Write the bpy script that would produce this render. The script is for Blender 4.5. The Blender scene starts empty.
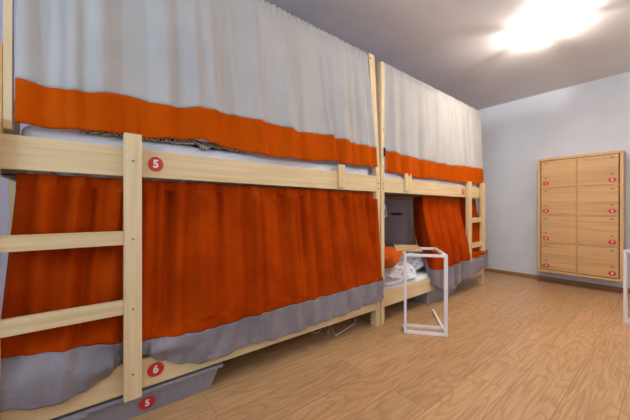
import bpy, bmesh, math, random
from mathutils import Vector, Matrix
C = bpy.context.scene.collection
random.seed(7)
sc = bpy.context.scene
# ------------------------------------------------------------------ camera
cam_d = bpy.data.cameras.new('camera'); cam = bpy.data.objects.new('camera', cam_d); C.objects.link(cam)
cam_d.sensor_width = 36; cam_d.lens = 285/630*36; cam_d.clip_start = 0.02
cam.location = (1.48, 0, 0.94); cam.rotation_euler = (math.radians(90), 0, math.radians(51.4))
sc.camera = cam
# ------------------------------------------------------------------ light
W = bpy.data.worlds.new('sky'); sc.world = W; W.use_nodes = True
W.node_tree.nodes['Background'].inputs[0].default_value = (0.75, 0.87, 1, 1)
W.node_tree.nodes['Background'].inputs[1].default_value = 1.0
def area(name, loc, rot, sx, sy, power, col, spread=180):
    d = bpy.data.lights.new(name, 'AREA'); d.shape = 'RECTANGLE'; d.size = sx; d.size_y = sy
    d.energy = power; d.color = col; d.spread = math.radians(spread)
    o = bpy.data.objects.new(name, d); C.objects.link(o); o.location = loc; o.rotation_euler = rot
    return o
# daylight through the window behind the camera; the right-wall window is unseen, added as fill
area('window_daylight', (1.1, -1.72, 1.75), (math.radians(90), 0, 0), 1.5, 0.9, 22, (0.62, 0.80, 1.0))
area('right_fill_light', (2.52, 1.9, 1.75), (math.radians(90), 0, math.radians(90)), 1.5, 0.9, 6, (0.85, 0.92, 1.0))
vs = sc.view_settings
vs.view_transform = 'Standard'; vs.look = 'None'; vs.gamma = 1; vs.exposure = 0.70; vs.use_curve_mapping = False
LAMP_EMIT = 48; BULB_W = 25; FILL_LAMP = .42

# ------------------------------------------------------------------ materials
def lin(c):
    return tuple((x/255/12.92 if x/255 <= .04045 else ((x/255+.055)/1.055)**2.4) for x in c) + (1,)
class NT:
    def __init__(s, name, rough=.5, spec=.5):
        s.m = bpy.data.materials.new(name); s.m.use_nodes = True; s.t = s.m.node_tree
        s.b = s.t.nodes['Principled BSDF']; s.b.inputs['Roughness'].default_value = rough
        s.b.inputs['Specular IOR Level'].default_value = spec
    def n(s, kind, **kw):
        x = s.t.nodes.new(kind)
        for k, v in kw.items():
            if k in x.inputs: x.inputs[k].default_value = v
            else: setattr(x, k, v)
        return x
    def l(s, a, b): s.t.links.new(a, b)
    def coords(s, scale, rot=(0, 0, 0)):
        tc = s.n('ShaderNodeTexCoord'); mp = s.n('ShaderNodeMapping')
        mp.inputs['Scale'].default_value = scale; mp.inputs['Rotation'].default_value = rot
        s.l(tc.outputs['Object'], mp.inputs['Vector']); return mp.outputs[0]
    def ramp(s, fac, stops):
        r = s.n('ShaderNodeValToRGB'); e = r.color_ramp.elements
        e[0].position, e[0].color = stops[0]; e[1].position, e[1].color = stops[-1]
        for p, c in stops[1:-1]:
            q = e.new(p); q.color = c
        s.l(fac, r.inputs[0]); return r.outputs[0]
    def mix(s, fac, a, b, mode='MIX'):
        x = s.n('ShaderNodeMix', data_type='RGBA', blend_type=mode)
        if hasattr(fac, 'links'): s.l(fac, x.inputs[0])
        else: x.inputs[0].default_value = fac
        for v, i in ((a, 6), (b, 7)):
            if hasattr(v, 'links'): s.l(v, x.inputs[i])
            else: x.inputs[i].default_value = v
        return x.outputs[2]
    def bump(s, h, strength=.2, dist=.002):
        b = s.n('ShaderNodeBump'); b.inputs['Strength'].default_value = strength; b.inputs['Distance'].default_value = dist
        s.l(h, b.inputs['Height']); s.l(b.outputs[0], s.b.inputs['Normal'])
    def col(s, c):
        if hasattr(c, 'links'): s.l(c, s.b.inputs['Base Color'])
        else: s.b.inputs['Base Color'].default_value = c

def wood(name, axis, a, b, knots=True, rough=.5, fine=60, along=1.6):
    k = NT(name, rough, .4)
    sc_ = [fine]*3; sc_[axis] = along
    v = k.coords(tuple(sc_))
    n1 = k.n('ShaderNodeTexNoise', Scale=1.0, Detail=4.0, Roughness=.6); k.l(v, n1.inputs['Vector'])
    s2 = [14]*3; s2[axis] = .8
    v2 = k.coords(tuple(s2))
    n2 = k.n('ShaderNodeTexNoise', Scale=1.0, Detail=2.0, Distortion=.6); k.l(v2, n2.inputs['Vector'])
    mx = k.n('ShaderNodeMath', operation='ADD'); k.l(n1.outputs[0], mx.inputs[0]); k.l(n2.outputs[0], mx.inputs[1])
    mh = k.n('ShaderNodeMath', operation='MULTIPLY'); k.l(mx.outputs[0], mh.inputs[0]); mh.inputs[1].default_value = .5
    c = k.ramp(mh.outputs[0], [(.36, lin(b)), (.56, lin(a))])
    if knots:
        s3 = [9]*3; s3[axis] = 3.6
        v3 = k.coords(tuple(s3))
        vo = k.n('ShaderNodeTexVoronoi', Scale=1.0); k.l(v3, vo.inputs['Vector'])
        rk = k.ramp(vo.outputs['Distance'], [(.04, (1, 1, 1, 1)), (.13, (0, 0, 0, 1))])
        wn = k.n('ShaderNodeSeparateColor'); k.l(vo.outputs['Color'], wn.inputs[0])
        gt = k.n('ShaderNodeMath', operation='GREATER_THAN'); k.l(wn.outputs[0], gt.inputs[0]); gt.inputs[1].default_value = .72
        mu = k.n('ShaderNodeMath', operation='MULTIPLY'); k.l(rk, mu.inputs[0]); k.l(gt.outputs[0], mu.inputs[1])
        mu2 = k.n('ShaderNodeMath', operation='MULTIPLY'); k.l(mu.outputs[0], mu2.inputs[0]); mu2.inputs[1].default_value = .6
        c = k.mix(mu2.outputs[0], c, lin((150, 100, 55)))
    k.col(c); k.bump(n1.outputs[0], .12, .001)
    return k.m
PA, PB = (232, 208, 164), (216, 183, 130)
pineX, pineY, pineZ = (wood('pine_'+'xyz'[i], i, PA, PB) for i in range(3))
tan = wood('tan_pine', 2, (218, 172, 108), (196, 148, 86), False)
slatm = wood('slat_wood', 0, (215, 185, 140), (195, 160, 112), False)
oak = wood('oak_laminate', 0, (219, 176, 122), (196, 150, 98), False, .45, 45, 2.2)
oakframe = wood('oak_frame', 2, (224, 184, 130), (206, 162, 110), False, .45, 45, 2.2)
boardm = wood('light_board', 1, (226, 190, 135), (205, 165, 108), False, .4)
baseb = wood('skirting_wood', 0, (170, 128, 84), (146, 106, 66), False, .5)

def plain(name, c, rough=.5, spec=.5, metal=0, noise=0):
    k = NT(name, rough, spec); k.b.inputs['Metallic'].default_value = metal
    if noise:
        v = k.coords((1, 1, 1)); n = k.n('ShaderNodeTexNoise', Scale=noise, Detail=3.0); k.l(v, n.inputs['Vector'])
        d = tuple(max(0, x-8) for x in c)
        k.col(k.ramp(n.outputs[0], [(.3, lin(d)), (.7, lin(c))])); k.bump(n.outputs[0], .05, .001)
    else: k.col(lin(c))
    return k.m
wallm = plain('wall_paint', (226, 231, 238), .8, .2, 0, 3)
lavender = plain('lavender_wall_paint', (226, 218, 240), .8, .2, 0, 3)
ceilm = plain('ceiling_paint', (232, 228, 228), .42, .35, 0, 2)
white = plain('white_powder_coat', (238, 236, 236), .35)
darkm = plain('dark_metal', (52, 46, 46), .4, .5, .6)
metal = plain('grey_metal', (150, 148, 146), .3, .5, .9)
red = plain('red_label', (204, 50, 44), .4)
ink = plain('white_ink', (250, 235, 230), .5)
gap = plain('dark_gap', (120, 68, 36), .8)
pvc = plain('white_pipe', (235, 230, 222), .4)

def fabric(name, c1, c2, weave=900, rough=.85, transl=.0, bump=.25):
    k = NT(name, rough, .05 if 'orange' in name else .2)
    v = k.coords((1, 1, 1))
    n = k.n('ShaderNodeTexNoise', Scale=5.0, Detail=4.0); k.l(v, n.inputs['Vector'])
    c = k.ramp(n.outputs[0], [(.3, lin(c1)), (.7, lin(c2))])
    n2 = k.n('ShaderNodeTexNoise', Scale=weave, Detail=1.0); k.l(v, n2.inputs['Vector'])
    n3 = k.n('ShaderNodeTexNoise', Scale=22.0, Detail=3.0, Distortion=1.2); k.l(v, n3.inputs['Vector'])
    k.col(c); k.bump(n3.outputs[0], bump, .012)
    k.b.inputs['Sheen Weight'].default_value = 0 if 'orange' in name else .15
    if transl:
        tr = k.n('ShaderNodeBsdfTranslucent'); k.l(c, tr.inputs[0])
        mx = k.n('ShaderNodeMixShader'); mx.inputs[0].default_value = transl
        k.l(k.b.outputs[0], mx.inputs[1]); k.l(tr.outputs[0], mx.inputs[2])
        out = [x for x in k.t.nodes if x.type == 'OUTPUT_MATERIAL'][0]; k.l(mx.outputs[0], out.inputs[0])
    return k.m
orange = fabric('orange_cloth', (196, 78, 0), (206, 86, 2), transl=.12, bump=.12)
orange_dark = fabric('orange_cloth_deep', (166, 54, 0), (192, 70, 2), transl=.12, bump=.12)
greycl = fabric('grey_cloth', (190, 187, 184), (200, 196, 192), transl=.12, bump=.10)
greyhem = fabric('grey_satin_cloth', (122, 115, 119), (148, 141, 147), rough=.45, bump=.35)
sheet = fabric('white_sheet', (240, 240, 246), (250, 250, 253), bump=.3)
pillowm = fabric('orange_pillow', (222, 92, 30), (235, 110, 44), bump=.3)

def duvet_mat():
    k = NT('patterned_duvet', .85, .2); v = k.coords((1, 1, 1))
    n = k.n('ShaderNodeTexNoise', Scale=14.0, Detail=3.0, Distortion=2.0); k.l(v, n.inputs['Vector'])
    w = k.n('ShaderNodeTexWave', Scale=7.0, Distortion=9.0, Detail=3.0); k.l(v, w.inputs['Vector'])
    a = k.ramp(w.outputs['Fac'], [(.25, lin((240, 240, 246))), (.5, lin((200, 208, 226))), (.72, lin((244, 242, 244)))])
    c = k.mix(k.ramp(n.outputs[0], [(.58, (0, 0, 0, 1)), (.66, (1, 1, 1, 1))]), a, lin((150, 152, 164)))
    k.col(c); k.bump(n.outputs[0], .4, .01); return k.m
duvetm = duvet_mat()
def lace_mat():
    k = NT('black_white_pattern', .85, .2); v = k.coords((1, 1, 1))
    vo = k.n('ShaderNodeTexVoronoi', Scale=85.0, feature='DISTANCE_TO_EDGE'); k.l(v, vo.inputs['Vector'])
    k.col(k.ramp(vo.outputs['Distance'], [(.10, lin((205, 195, 180))), (.17, lin((30, 26, 28)))])); return k.m
lacem = lace_mat()
def plastic_mat():
    k = NT('frosted_plastic', .35, .5); k.col(lin((180, 176, 188))); k.b.inputs['Transmission Weight'].default_value = .35
    return k.m
boxm = plastic_mat()
def floor_mat():
    k = NT('laminate_floor', .36, .5)
    tc = k.n('ShaderNodeTexCoord')
    mp = k.n('ShaderNodeMapping'); mp.inputs['Rotation'].default_value = (0, 0, math.radians(90)); k.l(tc.outputs['Object'], mp.inputs[0])
    br = k.n('ShaderNodeTexBrick', Scale=1.0); br.offset = .37; br.offset_frequency = 2
    br.inputs['Brick Width'].default_value = 1.25; br.inputs['Row Height'].default_value = .19; br.inputs['Mortar Size'].default_value = .0012
    br.inputs['Mortar Smooth'].default_value = .2
    br.inputs['Color1'].default_value = (0, 0, 0, 1); br.inputs['Color2'].default_value = (1, 1, 1, 1); br.inputs['Mortar'].default_value = (.5, .5, .5, 1)
    k.l(mp.outputs[0], br.inputs['Vector'])
    # per plank shift of the grain
    sh = k.n('ShaderNodeVectorMath', operation='MULTIPLY'); sh.inputs[1].default_value = (3.7, 9.1, 5.0); k.l(br.outputs['Color'], sh.inputs[0])
    ad = k.n('ShaderNodeVectorMath', operation='ADD'); k.l(tc.outputs['Object'], ad.inputs[0]); k.l(sh.outputs[0], ad.inputs[1])
    m2 = k.n('ShaderNodeMapping'); m2.inputs['Scale'].default_value = (7.5, 1.15, 1); k.l(ad.outputs[0], m2.inputs[0])
    nd = k.n('ShaderNodeTexNoise', Scale=1.0, Detail=1.5, Roughness=.45); k.l(m2.outputs[0], nd.inputs['Vector'])
    # contour rings of the noise = cathedral grain
    mm = k.n('ShaderNodeMath', operation='MULTIPLY'); k.l(nd.outputs[0], mm.inputs[0]); mm.inputs[1].default_value = 95
    sn = k.n('ShaderNodeMath', operation='SINE'); k.l(mm.outputs[0], sn.inputs[0])
    m3 = k.n('ShaderNodeMapping'); m3.inputs['Scale'].default_value = (90, 4, 1); k.l(ad.outputs[0], m3.inputs[0])
    nf = k.n('ShaderNodeTexNoise', Scale=1.0, Detail=4.0); k.l(m3.outputs[0], nf.inputs['Vector'])
    base = k.ramp(nf.outputs[0], [(.3, lin((184, 142, 98))), (.7, lin((210, 169, 122)))])
    ring = k.ramp(sn.outputs[0], [(.1, (0, 0, 0, 1)), (1, (1, 1, 1, 1))])
    rf = k.n('ShaderNodeMath', operation='MULTIPLY'); k.l(ring, rf.inputs[0]); rf.inputs[1].default_value = .34
    c = k.mix(rf.outputs[0], base, lin((152, 108, 68)))
    pl = k.ramp(br.outputs['Color'], [(0, (.90, .89, .88, 1)), (1, (1.05, 1.04, 1.03, 1))])
    c = k.mix(1.0, c, pl, 'MULTIPLY')
    c = k.mix(br.outputs['Fac'], c, lin((128, 88, 56)))
    k.col(c); k.bump(sn.outputs[0], .03, .0006); return k.m
floorm = floor_mat()
def emit_mat(name, col, s):
    k = NT(name); k.b.inputs['Emission Color'].default_value = col; k.b.inputs['Emission Strength'].default_value = s
    k.col((.9, .88, .85, 1)); return k.m
fill_lampm = emit_mat('fill_lamp_glass', (1.0, .90, .77, 1), LAMP_EMIT*FILL_LAMP)  # glow of the added lamp out of view
lampm = emit_mat('glowing_glass', (1.0, .90, .77, 1), LAMP_EMIT)
glassm = NT('window_glass', .02); glassm.b.inputs['Transmission Weight'].default_value = 1; glassm = glassm.m

# ------------------------------------------------------------------ mesh helpers
def bx(bm, x0, x1, y0, y1, z0, z1, bev=0.0, mi=0):
    t = bmesh.new(); bmesh.ops.create_cube(t, size=1)
    bmesh.ops.scale(t, vec=(x1-x0, y1-y0, z1-z0), verts=t.verts)
    bmesh.ops.translate(t, vec=((x0+x1)/2, (y0+y1)/2, (z0+z1)/2), verts=t.verts)
    if bev: bmesh.ops.bevel(t, geom=t.edges[:]+t.verts[:], offset=bev, segments=2, affect='EDGES', profile=.5)
    merge(bm, t, mi)
def merge(bm, t, mi=None, M=None):
    me = bpy.data.meshes.new('tmp')
    if mi is not None:
        for f in t.faces: f.material_index = mi
    if M is not None: bmesh.ops.transform(t, matrix=M, verts=t.verts)
    t.to_mesh(me); t.free(); bm.from_mesh(me); bpy.data.meshes.remove(me)
def tube(bm, pts, r, seg=8, closed=False, mi=0, caps=True):
    pts = [Vector(p) for p in pts]; n = len(pts); rings = []
    up = None
    for i, p in enumerate(pts):
        a = pts[i-1] if (i > 0 or closed) else p; b = pts[(i+1) % n] if (i < n-1 or closed) else p
        d = (b-a).normalized()
        if up is None:
            up = Vector((0, 0, 1)) if abs(d.z) < .9 else Vector((1, 0, 0))
        s = d.cross(up).normalized(); up = s.cross(d).normalized()
        rr = r[i] if isinstance(r, (list, tuple)) else r
        rings.append([bm.verts.new(p + (s*math.cos(2*math.pi*k/seg) + up*math.sin(2*math.pi*k/seg))*rr) for k in range(seg)])
    for i in range(n if closed else n-1):
        A, B = rings[i], rings[(i+1) % n]
        for k in range(seg):
            f = bm.faces.new((A[k], A[(k+1) % seg], B[(k+1) % seg], B[k])); f.smooth = True; f.material_index = mi
    if caps and not closed:
        bm.faces.new(rings[0][::-1]).material_index = mi; bm.faces.new(rings[-1]).material_index = mi
def lathe(bm, prof, c, seg=48, mi=0):
    rings = []
    for r, z in prof:
        if r < 1e-5: rings.append([bm.verts.new((c[0], c[1], c[2]+z))])
        else: rings.append([bm.verts.new((c[0]+r*math.cos(2*math.pi*k/seg), c[1]+r*math.sin(2*math.pi*k/seg), c[2]+z)) for k in range(seg)])
    for A, B in zip(rings, rings[1:]):
        for k in range(seg):
            k2 = (k+1) % seg
            if len(A) == 1 and len(B) == 1: continue
            if len(A) == 1: f = bm.faces.new((A[0], B[k], B[k2]))
            elif len(B) == 1: f = bm.faces.new((A[k], A[k2], B[0]))
            else: f = bm.faces.new((A[k], A[k2], B[k2], B[k]))
            f.smooth = True; f.material_index = mi
def obj(name, bm, mats, parent=None, origin=None, kind=None):
    """link a bmesh given in world coordinates; the parent's location is subtracted"""
    off = Vector((0, 0, 0)); p = parent
    while p: off += p.location; p = p.parent
    if parent is None and origin is not None: off = Vector(origin)
    bmesh.ops.translate(bm, vec=-off, verts=bm.verts)
    bmesh.ops.recalc_face_normals(bm, faces=bm.faces)
    me = bpy.data.meshes.new(name); bm.to_mesh(me); bm.free()
    for m in (mats if isinstance(mats, (list, tuple)) else [mats]): me.materials.append(m)
    o = bpy.data.objects.new(name, me); C.objects.link(o)
    if parent: o.parent = parent
    elif origin is not None: o.location = origin
    if kind: o['kind'] = kind
    return o
def box_obj(name, b, m, parent=None, bev=.002, **k):
    bm = bmesh.new(); bx(bm, *b, bev=bev); return obj(name, bm, m, parent, **k)
def tag(o, label, cat, group=None, kind=None):
    o['label'] = label; o['category'] = cat
    if group: o['group'] = group
    if kind: o['kind'] = kind
    return o
def thing(name, loc, label, cat, group=None):
    o = bpy.data.objects.new(name, None); C.objects.link(o); o.location = loc; o.empty_display_size = .1
    return tag(o, label, cat, group)
def bolt(bm, p, axis, r=.006, h=.003):
    t = bmesh.new(); bmesh.ops.create_cone(t, cap_ends=True, segments=12, radius1=r, radius2=r*.8, depth=h)
    R = Matrix.Rotation(math.radians(90), 4, 'Y') if axis == 'x' else Matrix.Rotation(math.radians(90), 4, 'X')
    merge(bm, t, None, Matrix.Translation(p) @ R)
def label_disc(name, text, c, facing, rx, ry, parent):
    """oval red sticker with a white numeral; facing '+x' or '-y'"""
    bm = bmesh.new()
    t = bmesh.new(); bmesh.ops.create_cone(t, cap_ends=True, segments=32, radius1=1, radius2=1, depth=.0016)
    bmesh.ops.scale(t, vec=(rx, ry, 1), verts=t.verts); merge(bm, t, 0)
    cu = bpy.data.curves.new('numeral', 'FONT'); cu.body = text; cu.size = ry*1.45; cu.align_x = 'CENTER'; cu.align_y = 'CENTER'
    cu.offset = ry*.05; cu.extrude = .0004; cu.resolution_u = 3
    to = bpy.data.objects.new('numeral', cu); C.objects.link(to)
    dg = bpy.context.evaluated_depsgraph_get(); me = bpy.data.meshes.new_from_object(to.evaluated_get(dg))
    t = bmesh.new(); t.from_mesh(me); bmesh.ops.translate(t, vec=(0, 0, .0013), verts=t.verts); merge(bm, t, 1)
    bpy.data.objects.remove(to); bpy.data.curves.remove(cu); bpy.data.meshes.remove(me)
    if facing == '+x': R = Matrix(((0, 0, 1), (1, 0, 0), (0, 1, 0))).to_4x4()
    else: R = Matrix(((1, 0, 0), (0, 0, -1), (0, 1, 0))).to_4x4()
    bmesh.ops.transform(bm, matrix=Matrix.Translation(c) @ R, verts=bm.verts)
    return obj(name, bm, [red, ink], parent)

# ------------------------------------------------------------------ room
RX0, RX1, RY0, RY1, RH = -1.02, 2.4, -1.6, 4.8, 2.51
box_obj('floor', (RX0-.1, RX1+.1, RY0-.1, RY1+.1, -.1, 0), floorm, bev=0, kind='structure')
box_obj('ceiling', (RX0-.1, RX1+.1, RY0-.1, RY1+.1, RH, RH+.1), ceilm, bev=0, kind='structure')
box_obj('wall_left', (RX0-.1, RX0, RY0-.1, RY1+.1, 0, RH), lavender, bev=0, kind='structure')
box_obj('wall_far', (RX0, RX1, RY1, RY1+.1, 0, RH), wallm, bev=0, kind='structure')
def wall_with_hole(name, axis, c0, c1, a0, a1, h0, h1, z0, z1):
    bm = bmesh.new()
    for (p, q, u, v) in ((a0, h0, 0, RH), (h1, a1, 0, RH), (h0, h1, 0, z0), (h0, h1, z1, RH)):
        if axis == 'y': bx(bm, p, q, c0, c1, u, v)
        else: bx(bm, c0, c1, p, q, u, v)
    obj(name, bm, wallm, kind='structure')
wall_with_hole('wall_near', 'y', RY0-.1, RY0, RX0, RX1, .35, 1.85, 1.3, 2.2)
wall_with_hole('wall_right', 'x', RX1, RX1+.1, RY0-.1, RY1+.1, 1.15, 2.65, 1.3, 2.2)
def window(name, axis, c, h0, h1, z0, z1):
    bm = bmesh.new(); g = .05; mid = (h0+h1)/2
    for (p, q, u, v) in ((h0, h1, z0, z0+g), (h0, h1, z1-g, z1), (h0, h0+g, z0+g, z1-g), (h1-g, h1, z0+g, z1-g), (mid-g/2, mid+g/2, z0+g, z1-g)):
        if axis == 'y': bx(bm, p, q, c-.03, c+.03, u, v, .003)
        else: bx(bm, c-.03, c+.03, p, q, u, v, .003)
    obj(name, bm, white, kind='structure')
window('window_1', 'y', RY0-.05, .35, 1.85, 1.3, 2.2)
window('added_window', 'x', RX1+.05, 1.15, 2.65, 1.3, 2.2)  # unseen window, added for fill and set high to keep under-bunk dark
box_obj('baseboard_far', (RX0, RX1, RY1-.014, RY1, 0, .05), baseb, kind='structure', bev=.003)
box_obj('baseboard_left', (RX0, RX0+.014, RY0, RY1-.014, 0, .05), baseb, kind='structure', bev=.003)
box_obj('baseboard_right', (RX1-.014, RX1, RY0, RY1-.014, 0, .05), baseb, kind='structure', bev=.003)

# ------------------------------------------------------------------ bunk beds
XB = -.98   # back of the bunks
def rails(root, y0, y1):
    for (nm, z0, z1) in (('bed_rail', 1.087, 1.212), ('bed_rail', .140, .270)):
        box_obj(nm, (-.022, .0, y0, y1, z0, z1), pineY, root)
        box_obj(nm, (XB, XB+.022, y0, y1, z0, z1), pineY, root)
    # slats that carry each mattress
    for z in (1.13, .18):
        bm = bmesh.new(); n = 13
        for i in range(n):
            y = y0+.12+(y1-y0-.24)*i/(n-1); bx(bm, XB+.022, -.022, y-.035, y+.035, z, z+.018)
        obj('slats', bm, slatm, root)
def post(root, x0, x1, y0, y1, z1, round_top=False, m=None):
    bm = bmesh.new(); bx(bm, x0, x1, y0, y1, 0, z1, .008 if round_top else .003); return obj('post', bm, m or pineZ, root)
def ladder(root, yA, yB, w=.066, zb=.125):
    """two stiles and two rungs, fixed to the front of the rails"""
    for (a, b) in ((yA, yA+w), (yB-w, yB)):
        bm = bmesh.new(); bx(bm, .003, .04, a, b, zb, 1.268, .003)
        o = obj('ladder_stile', bm, pineZ, root)
        bb = bmesh.new()
        bb.free()
        for z in (1.15, .815, .515, .235):
            bb = bmesh.new(); bolt(bb, (.0405, (a+b)/2, z), 'x', .005); obj('bolt', bb, metal, o)
    for z in (.792, .497): box_obj('rung', (.006, .034, yA+w, yB-w, z, z+.058), pineY, root)

# ---- near bunk
b1 = thing('bunk_bed', (-.5, .77, 0), 'near pine bunk bed, rail label 5, ladder at left end, full orange curtain below', 'bunk bed', 'pine bunk beds along the left wall')
rails(b1, -.30, 1.808)
post(b1, -.06, .002, 1.810, 1.858, 1.228); post(b1, XB, XB+.06, 1.810, 1.858, 2.15)
post(b1, -.06, -.0225, -.36, -.305, 1.30); post(b1, XB, XB+.06, -.36, -.305, 1.30)
box_obj('headboard', (XB+.06, -.061, -.33, -.31, 1.215, 1.535), tan, b1)
box_obj('guard_board', (-.022, -.001, -.40, -.2355, 1.213, 1.535), tan, b1)
for y in (-.30, 1.815):
    box_obj('end_board', (XB+.06, -.06, y, y+.02, .14, .27), pineX, b1); box_obj('end_board', (XB+.06, -.06, y, y+.02, 1.087, 1.212), pineX, b1)
def lean_post(y0, y1, yt0, yt1):
    bm = bmesh.new(); bx(bm, -.034, -.001, 0, 1, 1.23, 2.175, .006)
    for v in bm.verts:
        t = (v.co.z-1.23)/(2.175-1.23); v.co.y = (y0+(yt0-y0)*t) + v.co.y*((y1-y0)*(1-t)+(yt1-yt0)*t)
    o = obj('curtain_post', bm, pineZ, b1)
    bb = bmesh.new(); bolt(bb, (0, (yt0+yt1)/2-.012, 2.135), 'x', .007); obj('bolt', bb, darkm, o)
lean_post(1.812, 1.860, 1.722, 1.788); lean_post(-.2345, -.212, -.2345, -.212)
ladder(b1, -.305, .186)
box_obj('cleat', (.0, .018, 1.385, 1.442, 1.10, 1.262), pineZ, b1)
for z in (1.155, 1.115):
    bb = bmesh.new(); bolt(bb, (.003, 1.834, z), 'x', .006); obj('bolt', bb, darkm, b1)
label_disc('number_label', '5', (.001, .245, 1.150), '+x', .031, .034, b1)
label_disc('number_label', '6', (.001, .245, .208), '+x', .034, .032, b1)
# ---- far bunk
b2 = thing('bunk_bed', (-.5, 2.88, 0), 'far pine bunk bed with lower bunk open and ladder at right end', 'bunk bed', 'pine bunk beds along the left wall')
rails(b2, 1.915, 3.85)
post(b2, -.05, .006, 1.868, 1.912, 2.155, True); post(b2, XB, XB+.06, 1.868, 1.912, 2.15)
post(b2, -.05, .002, 3.852, 3.90, 1.30); post(b2, XB, XB+.06, 3.852, 3.90, 2.15)
box_obj('curtain_post', (-.045, -.023, 3.80, 3.835, 1.225, 2.16), pineZ, b2, bev=.004)
for y in (1.89, 3.86):
    box_obj('end_board', (XB+.06, -.06, y, y+.02, .14, .27), pineX, b2); box_obj('end_board', (XB+.06, -.06, y, y+.02, 1.087, 1.212), pineX, b2)
ladder(b2, 3.385, 3.85, .085, .21)
box_obj('cleat', (.0, .018, 2.19, 2.285, 1.11, 1.262), pineZ, b2)
for z in (1.155, 1.115, 1.60):
    bb = bmesh.new(); bolt(bb, (.0065, 1.89, z), 'x', .006); obj('bolt', bb, darkm, b2)
box_obj('latch', (.004, .016, 1.895, 1.911, 1.38, 1.45), darkm, b2)
label_disc('number_label', '7', (.001, 3.33, 1.150), '+x', .034, .034, b2)

# ------------------------------------------------------------------ mattresses and bedding
def soft_box(name, b, m, parent=None, bev=.035, lump=.006, seed=1, res=.05, **k):
    """rounded, slightly lumpy padded slab"""
    x0, x1, y0, y1, z0, z1 = b
    t = bmesh.new(); nx, ny, nz = max(3, int((x1-x0)/res)), max(3, int((y1-y0)/res)), 4
    bmesh.ops.create_cube(t, size=1); 
    bmesh.ops.scale(t, vec=(x1-x0, y1-y0, z1-z0), verts=t.verts); bmesh.ops.translate(t, vec=((x0+x1)/2, (y0+y1)/2, (z0+z1)/2), verts=t.verts)
    bmesh.ops.bevel(t, geom=t.edges[:]+t.verts[:], offset=bev, segments=4, affect='EDGES', profile=.5)
    for ax, n, a0, a1 in ((0, nx, x0, x1), (1, ny, y0, y1)):
        for i in range(1, n):
            co = [0, 0, 0]; co[ax] = a0+(a1-a0)*i/n; no = [0, 0, 0]; no[ax] = 1
            bmesh.ops.bisect_plane(t, geom=t.verts[:]+t.edges[:]+t.faces[:], plane_co=co, plane_no=no)
    rnd = random.Random(seed); ph = [rnd.uniform(0, 6) for _ in range(6)]
    for v in t.verts:
        x, y, z = v.co
        if z > z0+.3*(z1-z0):
            v.co.z += lump*(math.sin(7*y+ph[0])*math.sin(9*x+ph[1])+.6*math.sin(17*y+ph[2]+5*x)+.4*math.sin(31*y+ph[3]))
    for f in t.faces: f.smooth = True
    return obj(name, t, m, parent, **k)
G = 'white-sheeted mattresses'
tag(soft_box('mattress', (XB+.03, -.046, -.20, 1.79, 1.149, 1.275), sheet, seed=3, origin=(-.5, .77, 1.149)), 'white-sheeted mattress on the upper bunk of the near bed', 'mattress', G)
tag(soft_box('mattress', (XB+.03, -.05, -.24, 1.76, .199, .31), sheet, seed=4, origin=(-.5, .77, .199)), 'mattress on the lower bunk of the near bed behind the closed orange curtain', 'mattress', G)
tag(soft_box('mattress', (XB+.03, -.026, 1.93, 3.78, 1.149, 1.262), sheet, seed=5, origin=(-.5, 2.85, 1.149)), 'white-sheeted mattress on the upper bunk of the far bed', 'mattress', G)
tag(soft_box('mattress', (XB+.03, -.03, 1.93, 3.84, .199, .30), sheet, seed=6, origin=(-.5, 2.85, .199)), 'white-sheeted mattress on the open lower bunk of the far bed', 'mattress', G)
def sheet_surface(fn, n, m, th):
    """closed cloth slab over a parametric surface fn(s,t)->(x,y,z)"""
    bm = bmesh.new(); V = []
    for i in range(n+1): V.append([bm.verts.new(fn(i/n, j/m)) for j in range(m+1)])
    for i in range(n):
        for j in range(m):
            f = bm.faces.new((V[i][j], V[i+1][j], V[i+1][j+1], V[i][j+1])); f.smooth = True
    return bm
def solid(o, th, off=0):
    md = o.modifiers.new('thickness', 'SOLIDIFY'); md.thickness = th; md.offset = off; return o
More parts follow.
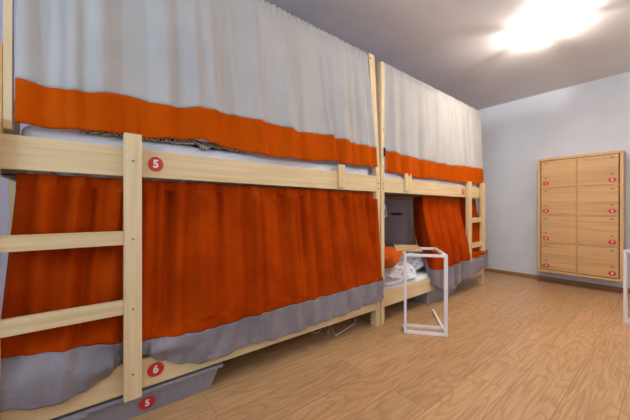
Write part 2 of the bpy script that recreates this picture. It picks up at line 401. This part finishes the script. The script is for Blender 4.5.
# duvet on the far lower bunk
def duvet(s, t):
    y = 1.94+1.70*s; x = -.90+.885*t
    hump = .055*math.sin(5.2*y+4*x)+.035*math.sin(11*y-6*x+1)+.022*math.sin(17*x+3*y)+.012*math.sin(31*y+13*x)
    x -= .10*t*max(0, min(1, (y-2.40)/.15)); z = .385-.05*max(0, min(1, (2.5-y)/.2))+.5*hump+.02*math.exp(-((y-2.9)/.5)**2)+.05*math.exp(-((x+.45)/.3)**2)
    e = max(0, (t-.86)/.14); z -= .085*e*e
    e2 = max(0, (.08-s)/.08); z -= .05*e2*e2
    return (x+.008*math.sin(19*y), y, max(z, .312))
o = obj('duvet', sheet_surface(duvet, 90, 50, .02), duvetm, origin=(-.45, 2.9, .33)); solid(o, .02)
tag(o, 'rumpled white and blue-grey patterned duvet on the open lower bunk', 'duvet')
def pillow(name, c, size, rotz, m, tilt=0):
    bm = bmesh.new(); n = 20; vs_ = {}
    for side in (1, -1):
        for i in range(n+1):
            for j in range(n+1):
                u, v = -1+2*i/n, -1+2*j/n
                h = ((1-u**4)*(1-v**4))**.5
                edge = i in (0, n) or j in (0, n)
                key = (i, j, 0 if edge else side)
                if key in vs_: continue
                p = Vector((u*size[0]*(1-.06*(1-abs(v))*0-.05*v*v*abs(u)), v*size[1]*(1-.05*u*u*abs(v)), side*size[2]*h*(1+.08*math.sin(5*u+3*v))))
                vs_[key] = bm.verts.new(p)
    def g(i, j, s): return vs_[(i, j, 0 if (i in (0, n) or j in (0, n)) else s)]
    for s in (1, -1):
        for i in range(n):
            for j in range(n):
                f = [g(i, j, s), g(i+1, j, s), g(i+1, j+1, s), g(i, j+1, s)]
                ff = bm.faces.new(f if s > 0 else f[::-1]); ff.smooth = True
    bmesh.ops.transform(bm, matrix=Matrix.Translation(c) @ Matrix.Rotation(rotz, 4, 'Z') @ Matrix.Rotation(tilt, 4, 'X'), verts=bm.verts)
    return obj(name, bm, m, origin=c)
tag(pillow('pillow', (-.36, 2.24, .485), (.25, .17, .07), .25, pillowm, .3), 'orange pillow at the left end of the open lower bunk', 'pillow')

# ------------------------------------------------------------------ curtains
def interp(prof, x):
    if x <= prof[0][0]: return prof[0][1]
    for (a, b), (c, d) in zip(prof, prof[1:]):
        if x <= c:
            t = (x-a)/(c-a); t = t*t*(3-2*t); return b+(d-b)*t
    return prof[-1][1]
def curtain(name, label, ytop, ybot, ztop, seam, hem, xfn, mats, N, group, hems='hem_band', rows=(46, 14)):
    root = thing(name, ((0), (ytop[0]+ytop[1])/2, ztop), label, 'curtain', group)
    def P(s, t, which):
        yb = ybot[0]+(ybot[1]-ybot[0])*s; yt = ytop[0]+(ytop[1]-ytop[0])*s
        zs, zh = interp(seam, yb), interp(hem, yb)
        z = ztop+(zs-ztop)*t if which == 0 else zs+(zh-zs)*t
        q = (ztop-z)/(ztop-zh)                   # 0 at the top, 1 at the hem
        y = yt+(yb-yt)*q
        dx, dy = xfn(s, q, y, z)
        return (dx+(.0015 if which else 0), y+dy, z)
    parts = []
    for which, nm in ((0, 'cloth_panel'), (1, hems)):
        bm = sheet_surface(lambda s, t: P(s, t, which), N, rows[which], 0)
        o = obj(nm, bm, mats[which], root); solid(o, .0018); parts.append(o)
    return root
def folds(seed, L, comps):
    r = random.Random(seed); cs = [(f*r.uniform(.85, 1.15), a*r.uniform(.7, 1.2), r.uniform(0, 6.28), r.uniform(-1.2, 1.2)) for f, a in comps]
    def fn(s, q):
        return sum(a*math.sin(2*math.pi*f*s*L + p + d*q + .7*math.sin(2*math.pi*f*.31*s*L+p*2)) for f, a, p, d in cs)
    return fn
# upper curtain, near bunk
def gathered_top(q, z, s, L, ztop, seed):
    """ruffle above the rod, cloth wrapped round the rod"""
    d = ztop-z
    g = math.exp(-(d/.05)**2)
    return g*(.0055*math.sin(2*math.pi*s*L*26+seed+2*math.sin(s*L*9))+.002*math.sin(2*math.pi*s*L*47)) + .010*math.exp(-((d-.030)/.016)**2)-.003*math.exp(-((d-.058)/.006)**2)
f1 = folds(11, 2.0, [(2.1, .014), (4.3, .012), (8.2, .006), (1.0, .008), (13, .0025)])
def upper1(s, q, y, z):
    a = .15+.85*min(1, q*2.2)
    x = -.010+.016*q+f1(s, q)*a*(1.0 if q < .8 else 1-.25*(q-.8)/.2)
    x += .012*1.6*math.exp(-((s-.738-.046*q)/.012)**2)*min(1, q*4)-.020*math.exp(-((s-.758-.046*q)/.012)**2)*min(1, q*4)
    x += gathered_top(q, z, s, 2.0, 2.165, 1)
    return (max(x, -.018), .004*math.sin(s*40)*q)
seam1 = [(-.21, 1.418), (-.11, 1.41), (.0, 1.416), (.14, 1.442), (.30, 1.426), (.48, 1.452), (.65, 1.455), (1.04, 1.44), (1.36, 1.462), (1.39, 1.446), (1.78, 1.436)]
hem1 = [(-.20, 1.255), (-.11, 1.252), (0, 1.262), (.16, 1.270), (.22, 1.268), (.33, 1.278), (.44, 1.290), (.56, 1.273), (.83, 1.256), (1.1, 1.262), (1.36, 1.282), (1.40, 1.272), (1.79, 1.28)]
curtain('upper_bunk_curtain', 'grey curtain with orange bottom band across the upper bunk of the near bed', (-.20, 1.708), (-.205, 1.802), 2.168, seam1, hem1, upper1, (greycl, orange), 460, 'grey upper-bunk curtains')
f2 = folds(23, 2.0, [(3.2, .009), (6.0, .010), (11.0, .0055), (16, .002)])
def upper2(s, q, y, z):
    x = -.008+.016*q+f2(s, q)*(.2+.8*min(1, q*2)) + gathered_top(q, z, s, 2.0, 2.165, 3)
    return (max(x, -.022), 0)
seam2 = [(1.92, 1.432), (2.41, 1.416), (2.98, 1.414), (3.4, 1.436), (3.86, 1.45)]
hem2 = [(1.92, 1.26), (2.41, 1.237), (2.7, 1.25), (2.98, 1.246), (3.6, 1.25), (3.92, 1.275)]
curtain('upper_bunk_curtain', 'grey curtain with orange bottom band across the upper bunk of the far bed', (1.918, 3.82), (1.92, 3.90), 2.16, seam2, hem2, upper2, (greycl, orange), 380, 'grey upper-bunk curtains')
# patterned blanket peeking out over the near upper mattress
def blanket(s, t):
    y = -.02+.72*s; x = -.62+.58*t/.93*1.0
    z = 1.298+.004*math.sin(23*y)
    if t > .93:
        drop = (t-.93)/.07
        lo = interp(hem1, y)-.006-.030*math.exp(-((y-.47)/.028)**2)-.012*math.exp(-((y-.38)/.10)**2)+.003*math.sin(90*y)
        z += (lo-z)*drop; x = -.040+.012*min(1, 3*drop)
    return (x, y, z)
o = obj('blanket', sheet_surface(blanket, 90, 60, .01), lacem, origin=(-.3, .35, 1.29)); solid(o, .006)
tag(o, 'black and white lacy patterned blanket peeking out below the near upper curtain', 'blanket')

# lower curtain, near bunk: closed, tucked behind the ladder, hanging over the lower rail elsewhere
f3 = folds(5, 2.0, [(7.5, .012), (12.0, .008), (3.1, .009)])
def lower1(s, q, y, z):
    top = -.036
    tuck = math.exp(-((y-.153)/.055)**2)
    front = .026-.050*tuck
    if y < .22:
        k = max(0, min(1, (.47-z)/.17)); k = k*k*(3-2*k)
    else:
        k1 = max(0, min(1, (1.05-z)/.72)); k = k1*k1*(3-2*k1)*.9+.1*k1
        kk = max(0, min(1, (.47-z)/.17)); w = max(0, min(1, (y-.22)/.25)); k = kk*(1-w)+k*w
    x = top+(front-top)*k
    amp = 1.35*math.exp(-q*1.0)+.2
    lim = .0 if (y < .2 and z > .46) else 1
    x += f3(s, q)*amp*(.9 if z > .4 else .5)
    r = math.hypot(y-.153, (z-.30)*1.2); th = math.atan2(z-.30, y-.153)
    if z < .55: x += .016*math.sin(6*th+1)*math.exp(-((r-.14)/.10)**2)*min(1, (.55-z)/.15)
    if z < .40 and y > .22: x += .004*math.sin(34*y+20*z)+.003*math.sin(61*y-33*z)
    if z < .285 and not (.10 < y < .20): x = max(x, .0045)
    if y < .22 and z > .46: x = min(x, .001)
    if .09 < y < .215: x = min(x, .0)
    if z > 1.03: x = max(-.044, min(x, -.026))
    if y > 1.79: x = max(x, .010) if z < 1.03 else x
    return (x, .006*math.sin(s*35)*q)
hem3 = [(-.30, .24), (-.236, .240), (-.142, .209), (-.062, .206), (-.005, .214), (.063, .241), (.121, .283), (.189, .292), (.269, .243), (.379, .199), (.462, .184), (.559, .181), (.641, .196), (.963, .18), (1.243, .195), (1.401, .199), (1.746, .215), (1.85, .222), (1.9, .225)]
seam3 = [(-.30, .41), (-.225, .405), (-.165, .398), (-.076, .386), (.024, .38), (.121, .366), (.191, .350), (.324, .345), (.482, .340), (.641, .347), (1.04, .358), (1.85, .375)]
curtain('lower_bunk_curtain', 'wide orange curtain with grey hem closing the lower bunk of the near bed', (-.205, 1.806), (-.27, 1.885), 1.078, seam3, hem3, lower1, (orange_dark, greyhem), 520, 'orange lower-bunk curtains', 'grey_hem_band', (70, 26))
# lower curtain, far bunk: pushed to the right, deep gathers
f4 = folds(9, 1.2, [(5.6, .040), (9.5, .018), (3.0, .010)])
def lower2(s, q, y, z):
    k = max(0, min(1, (1.0-z)/.6)); k = k*k*(3-2*k)
    x = -.06+.09*k-.30*max(0, 1-s/.12)+(.3*f4(s, q)+.058*(abs(math.sin(math.pi*(7.2*s+.9*math.sin(2.6*s)+.15*q)))**.8-.62))*(.40+.7*min(1, q*1.5))
    if z > 1.02: x = min(x, -.026)
    if z < .30 and s > .12: x = max(x, .006)
    x = max(x, -.32)
    if y > 3.36:
        w = min(1, (y-3.36)/.06)
        if z > .44: x = min(x, .002)
    if 3.36 < y+.0 < 3.87 and z <= .44: x = max(x, .045) if z < .36 else x
    if z < 1.02 and s < .12: x = min(x, .0)-.001
    return (x, .012*math.sin(s*50+q)*q+(1.35*max(0, .12-s)+.27*max(0, 1-s/.12)))
hem4 = [(2.40, .45), (2.56, .45), (2.61, .20), (2.76, .140), (3.0, .116), (3.15, .15), (3.44, .18), (3.70, .235), (3.96, .242)]
seam4 = [(2.40, .54), (2.56, .53), (2.61, .36), (2.76, .34), (3.0, .357), (3.44, .376), (3.96, .397)]
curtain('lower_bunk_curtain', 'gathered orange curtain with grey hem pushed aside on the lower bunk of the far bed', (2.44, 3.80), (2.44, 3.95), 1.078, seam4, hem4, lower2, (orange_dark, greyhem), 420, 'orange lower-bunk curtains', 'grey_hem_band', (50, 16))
# rods the curtains hang on
def rod(y0, y1, x, z, r, label, m):
    bm = bmesh.new(); tube(bm, [(x, y0, z), (x, y1, z)], r, 14)
    tag(obj('curtain_rod', bm, m, origin=(x, (y0+y1)/2, z)), label, 'curtain rod', 'curtain rods')
rod(-.2115, 1.718, -.026, 2.137, .0085, 'rod carrying the grey upper curtain of the near bed', pvc)
rod(1.913, 3.799, -.026, 2.132, .0085, 'rod carrying the grey upper curtain of the far bed', pvc)
rod(-.30, 1.81, -.060, 1.072, .003, 'thin wire carrying the closed orange lower curtain of the near bed', darkm)
rod(1.913, 3.85, -.10, 1.072, .003, 'thin wire carrying the gathered orange lower curtain of the far bed', darkm)

# ------------------------------------------------------------------ storage boxes under the bunks
def storage_box(y0, y1, zs, label, number=None):
    sb = thing('storage_box', (-.3, (y0+y1)/2, 0), label, 'storage box')
    bm = bmesh.new(); tp = .016; X0, X1, Y0, Y1, z0, z1 = -.58, -.026, y0, y1-.02, .003, .108*zs
    q = [bm.verts.new(p) for p in ((X0+tp, Y0+tp, z0), (X1-tp, Y0+tp, z0), (X1-tp, Y1-tp*2.6, z0), (X0+tp, Y1-tp*2.6, z0), (X0, Y0, z1), (X1, Y0, z1), (X1, Y1, z1), (X0, Y1, z1))]
    for f in ((3, 2, 1, 0), (0, 1, 5, 4), (1, 2, 6, 5), (2, 3, 7, 6), (3, 0, 4, 7)): bm.faces.new([q[i] for i in f])
    solid(obj('body', bm, boxm, sb), .003, 1)
    y = y0+.04
    while y < y1-.065:
        t = bmesh.new(); bx(t, -.030, -.0225, y, y+.010, .012, .104*zs, .0015)
        for v in t.verts: v.co.x -= .016*(1-(v.co.z-.003)/(.105*zs))
        obj('rib', t, boxm, sb); y += .034
    bm = bmesh.new(); bx(bm, -.60, -.006, y0-.02, y1, .106*zs, .124*zs, .004); bx(bm, -.56, -.05, y0+.02, y1-.04, .124*zs-.004, .131*zs, .003)
    obj('lid', bm, boxm, sb)
    box_obj('clasp', (-.010, -.003, y0+.36, y0+.42, .098*zs, .122*zs), boxm, sb)
    if number: label_disc('number_label', number, (-.0255, .215, .053), '+x', .034, .027, sb)
storage_box(-.42, .565, 1.0, 'grey frosted plastic storage box labelled 5 on the floor under the near bunk', '5')
storage_box(2.62, 3.27, 1.04, 'grey frosted plastic storage box without a label under the far bunk')

# ------------------------------------------------------------------ cable under the near bunk
bm = bmesh.new()
def smooth(pts, n=8):
    out = []
    P = [Vector(p) for p in pts]; P = [2*P[0]-P[1]]+P+[2*P[-1]-P[-2]]
    for i in range(1, len(P)-2):
        for k in range(n):
            t = k/n; a, b, c, d = P[i-1:i+3]
            out.append(.5*((2*b)+(c-a)*t+(2*a-5*b+4*c-d)*t*t+(3*b-3*c+d-a)*t**3))
    out.append(P[-2]); return out
tube(bm, smooth([(-.42, 1.62, .004), (-.30, 1.50, .004), (-.21, 1.38, .004), (-.26, 1.36, .004), (-.36, 1.50, .004), (-.30, 1.52, .012), (-.225, 1.47, .005), (-.15, 1.435, .004), (-.32, 1.58, .006), (-.20, 1.50, .013), (-.105, 1.455, .004), (-.092, 1.475, .004), (-.14, 1.66, .004), (-.155, 1.72, .004), (-.23, 1.80, .004), (-.36, 1.78, .004)]), .0035, 6)
tag(obj('cable', bm, white, origin=(-.25, 1.55, 0)), 'thin white looping cable on the floor under the near bunk', 'cable')

# ------------------------------------------------------------------ white frame side tables
def side_table(origin, wd, dd, label, board=True):
    """origin = front-left floor corner, wd = unit vector along the width, dd = along the depth"""
    wd, dd = Vector((wd[0], wd[1], 0)).normalized(), Vector((dd[0], dd[1], 0)).normalized()
    M = Matrix((( wd.x, dd.x, 0, origin[0]), (wd.y, dd.y, 0, origin[1]), (0, 0, 1, 0), (0, 0, 0, 1)))
    root = thing('side_table', (origin[0], origin[1], 0), label, 'side table', 'white metal side tables')
    r, w, d, h, td = .02, .312, .55, .606, .44
    def part(nm, boxes, m=white, bev=.002):
        bm = bmesh.new()
        for b in boxes: bx(bm, *b, bev=bev)
        bmesh.ops.transform(bm, matrix=M, verts=bm.verts); return obj(nm, bm, m, root)
    part('leg', [(0, r, 0, r, r, h-r)]); part('leg', [(w-r-.006, w, 0, r, r, h-r)])
    part('base_frame', [(0, w, 0, r, 0, r), (0, r, r, .125, 0, r), (w-r, w, r, d, 0, r), (r, w-r, .125, .125+r, 0, r)])
    part('top_frame', [(0, w, 0, r, h-r, h), (0, r, r, td, h-r, h), (w-r, w, r, td, h-r, h), (r, w-r, td-r, td, h-r, h)])
    if board: part('table_board', [(-.055, .15, .13, .42, h+.0005, h+.020)], boardm, .003)
    return root
side_table((.202, 1.89), (.782, .625), (-.625, .782), 'white square-tube side table with small wooden board, standing at the open lower bunk')
side_table((1.225, 3.500), (.95, -.30), (.30, .95), 'white metal frame table cut off by the right edge, in front of the locker', False)

# ------------------------------------------------------------------ locker
LY, LX0, LX1, LZ0, LZ1 = 4.58, .388, 1.150, .148, 1.598
lk = thing('locker', ((LX0+LX1)/2, 4.69, LZ0), 'oak-coloured wall-hung locker with eight numbered doors on the far wall', 'locker')
bm = bmesh.new(); T = .028
bx(bm, LX0, LX1, LY, RY1-.001, LZ1-T, LZ1, .002); bx(bm, LX0, LX1, LY, RY1-.001, LZ0, LZ0+T, .002)
bx(bm, LX0, LX0+T, LY, RY1-.001, LZ0+T, LZ1-T, .002); bx(bm, LX1-T, LX1, LY, RY1-.001, LZ0+T, LZ1-T, .002)
obj('body', bm, oakframe, lk)
box_obj('back_panel', (LX0+T, LX1-T, LY+.02, LY+.03, LZ0+T, LZ1-T), gap, lk, bev=0)
mx_, rowh = (LX0+LX1)/2, (LZ1-LZ0-2*T)/4
bm = bmesh.new()
bx(bm, mx_-.004, mx_+.004, LY+.004, LY+.019, LZ0+T, LZ1-T)
for r_ in range(1, 4): bx(bm, LX0+T, LX1-T, LY+.004, LY+.0185, LZ0+T+rowh*r_-.005, LZ0+T+rowh*r_+.005)
obj('divider', bm, oakframe, lk)
for c_ in range(2):
    for r_ in range(4):
        z1 = LZ1-T-rowh*r_-.008; z0 = LZ1-T-rowh*(r_+1)+.008
        x0, x1 = (LX0+T+.010, mx_-.006) if c_ == 0 else (mx_+.006, LX1-T-.010)
        d = box_obj('door', (x0, x1, LY-.001, LY+.017, z0, z1), oak, lk, bev=.0015)
        sx = x0+.048 if c_ == 0 else x1-.048
        bb = bmesh.new(); bolt(bb, (sx, LY-.002, z0+.115), 'y', .008, .006); obj('lock', bb, darkm, d)
        bb = bmesh.new(); bx(bb, sx-.014, sx+.014, LY-.004, LY-.0005, z1-.036, z1-.028, .001); obj('vent_slot', bb, darkm, d)
        label_disc('number_label', str(1+r_+4*c_), (sx, LY-.002, z0+.047), '-y', .032, .027, d)

# ------------------------------------------------------------------ hook rack and hangers on the wall inside the far bunk
hk = thing('hook_rack', (XB, 3.49, .88), 'small dark hook rack on the wall inside the far bunk, behind the white hanger', 'hook rack')
bm = bmesh.new(); bx(bm, RX0+.0005, RX0+.010, 3.37, 3.62, .872, .892, .002); obj('rail', bm, plain('rack_grey', (90, 80, 90), .5), hk)
for i in range(4):
    y = 3.40+i*.063
    bm = bmesh.new(); tube(bm, smooth([(RX0+.008, y, .882), (RX0+.035, y, .872), (RX0+.05, y, .882), (RX0+.052, y, .90)], 5), .006, 8); obj('hook', bm, darkm, hk)
def hanger(y, ang, label, m):
    root = thing('coat_hanger', (-.10, y, 1.066), label, 'coat hanger')
    R = Matrix.Translation((-.10, y, 1.066)) @ Matrix.Rotation(ang, 4, 'Z')
    bm = bmesh.new(); tube(bm, [R @ Vector(p) for p in smooth([(-.02, 0, -.012), (-.018, 0, .004), (0, 0, .010-.006), (.018, 0, -.006), (.016, 0, -.024), (0, 0, -.038), (0, 0, -.082)], 6)], .002, 8); obj('hook', bm, metal, root)
    bm = bmesh.new(); tube(bm, [R @ Vector(p) for p in smooth([(0, 0, -.082), (.06, 0, -.105), (.13, 0, -.16), (.145, 0, -.175), (.13, 0, -.185), (0, 0, -.185), (-.13, 0, -.185), (-.145, 0, -.175), (-.13, 0, -.16), (-.06, 0, -.105)], 6)], .006, 8, closed=True); obj('shoulder_bar', bm, m, root)
hanger(2.05, math.radians(122), 'white coat hanger hanging inside the open lower bunk', white)

# ------------------------------------------------------------------ ceiling lamp and an added fill lamp
def ceiling_lamp(x, y, mat, watt, turn, label):
    lp = thing('ceiling_lamp', (x, y, RH), label, 'ceiling lamp'); c = (x, y, RH)
    bm = bmesh.new(); lathe(bm, [(.0, -.002), (.03, -.002), (.03, -.014), (.0, -.014)], c); obj('base_plate', bm, white, lp)
    bm = bmesh.new(); lathe(bm, [(.143, -.046), (.152, -.048), (.155, -.053), (.146, -.062), (.12, -.073), (.07, -.081), (0, -.085)], c, 64); obj('glass_shade', bm, mat, lp)
    bm = bmesh.new(); tube(bm, [(x+.158*math.cos(a), y+.158*math.sin(a), RH-.053) for a in [math.radians(235+5*i) for i in range(12)]], .0022, 8); obj('retaining_clip', bm, darkm, lp)
    d = bpy.data.lights.new('bulb_light', 'POINT'); d.energy = watt; d.color = (1.0, .93, .86); d.shadow_soft_size = .012
    o = bpy.data.objects.new('bulb_light', d); C.objects.link(o); o.parent = lp; o.location = (0, 0, -.032)
    for i in range(5):  # unseen brackets, added to block the bulb and throw streaks on the ceiling
        bm = bmesh.new(); bx(bm, .100, .104, -.016, .016, -.052, -.001, .001)
        bmesh.ops.transform(bm, matrix=Matrix.Translation(c) @ Matrix.Rotation(math.radians(turn+72*i), 4, 'Z'), verts=bm.verts)
        obj('streak_blocker', bm, metal, lp)
ceiling_lamp(.79, 3.07, lampm, BULB_W, 12, 'round glowing glass ceiling lamp in front of the locker wall')
ceiling_lamp(1.30, 1.60, fill_lampm, BULB_W*.4, 40, 'round ceiling lamp out of view beside the near bunk, added to balance the light')  # unseen second lamp, added to even out the light and darken under the bunk
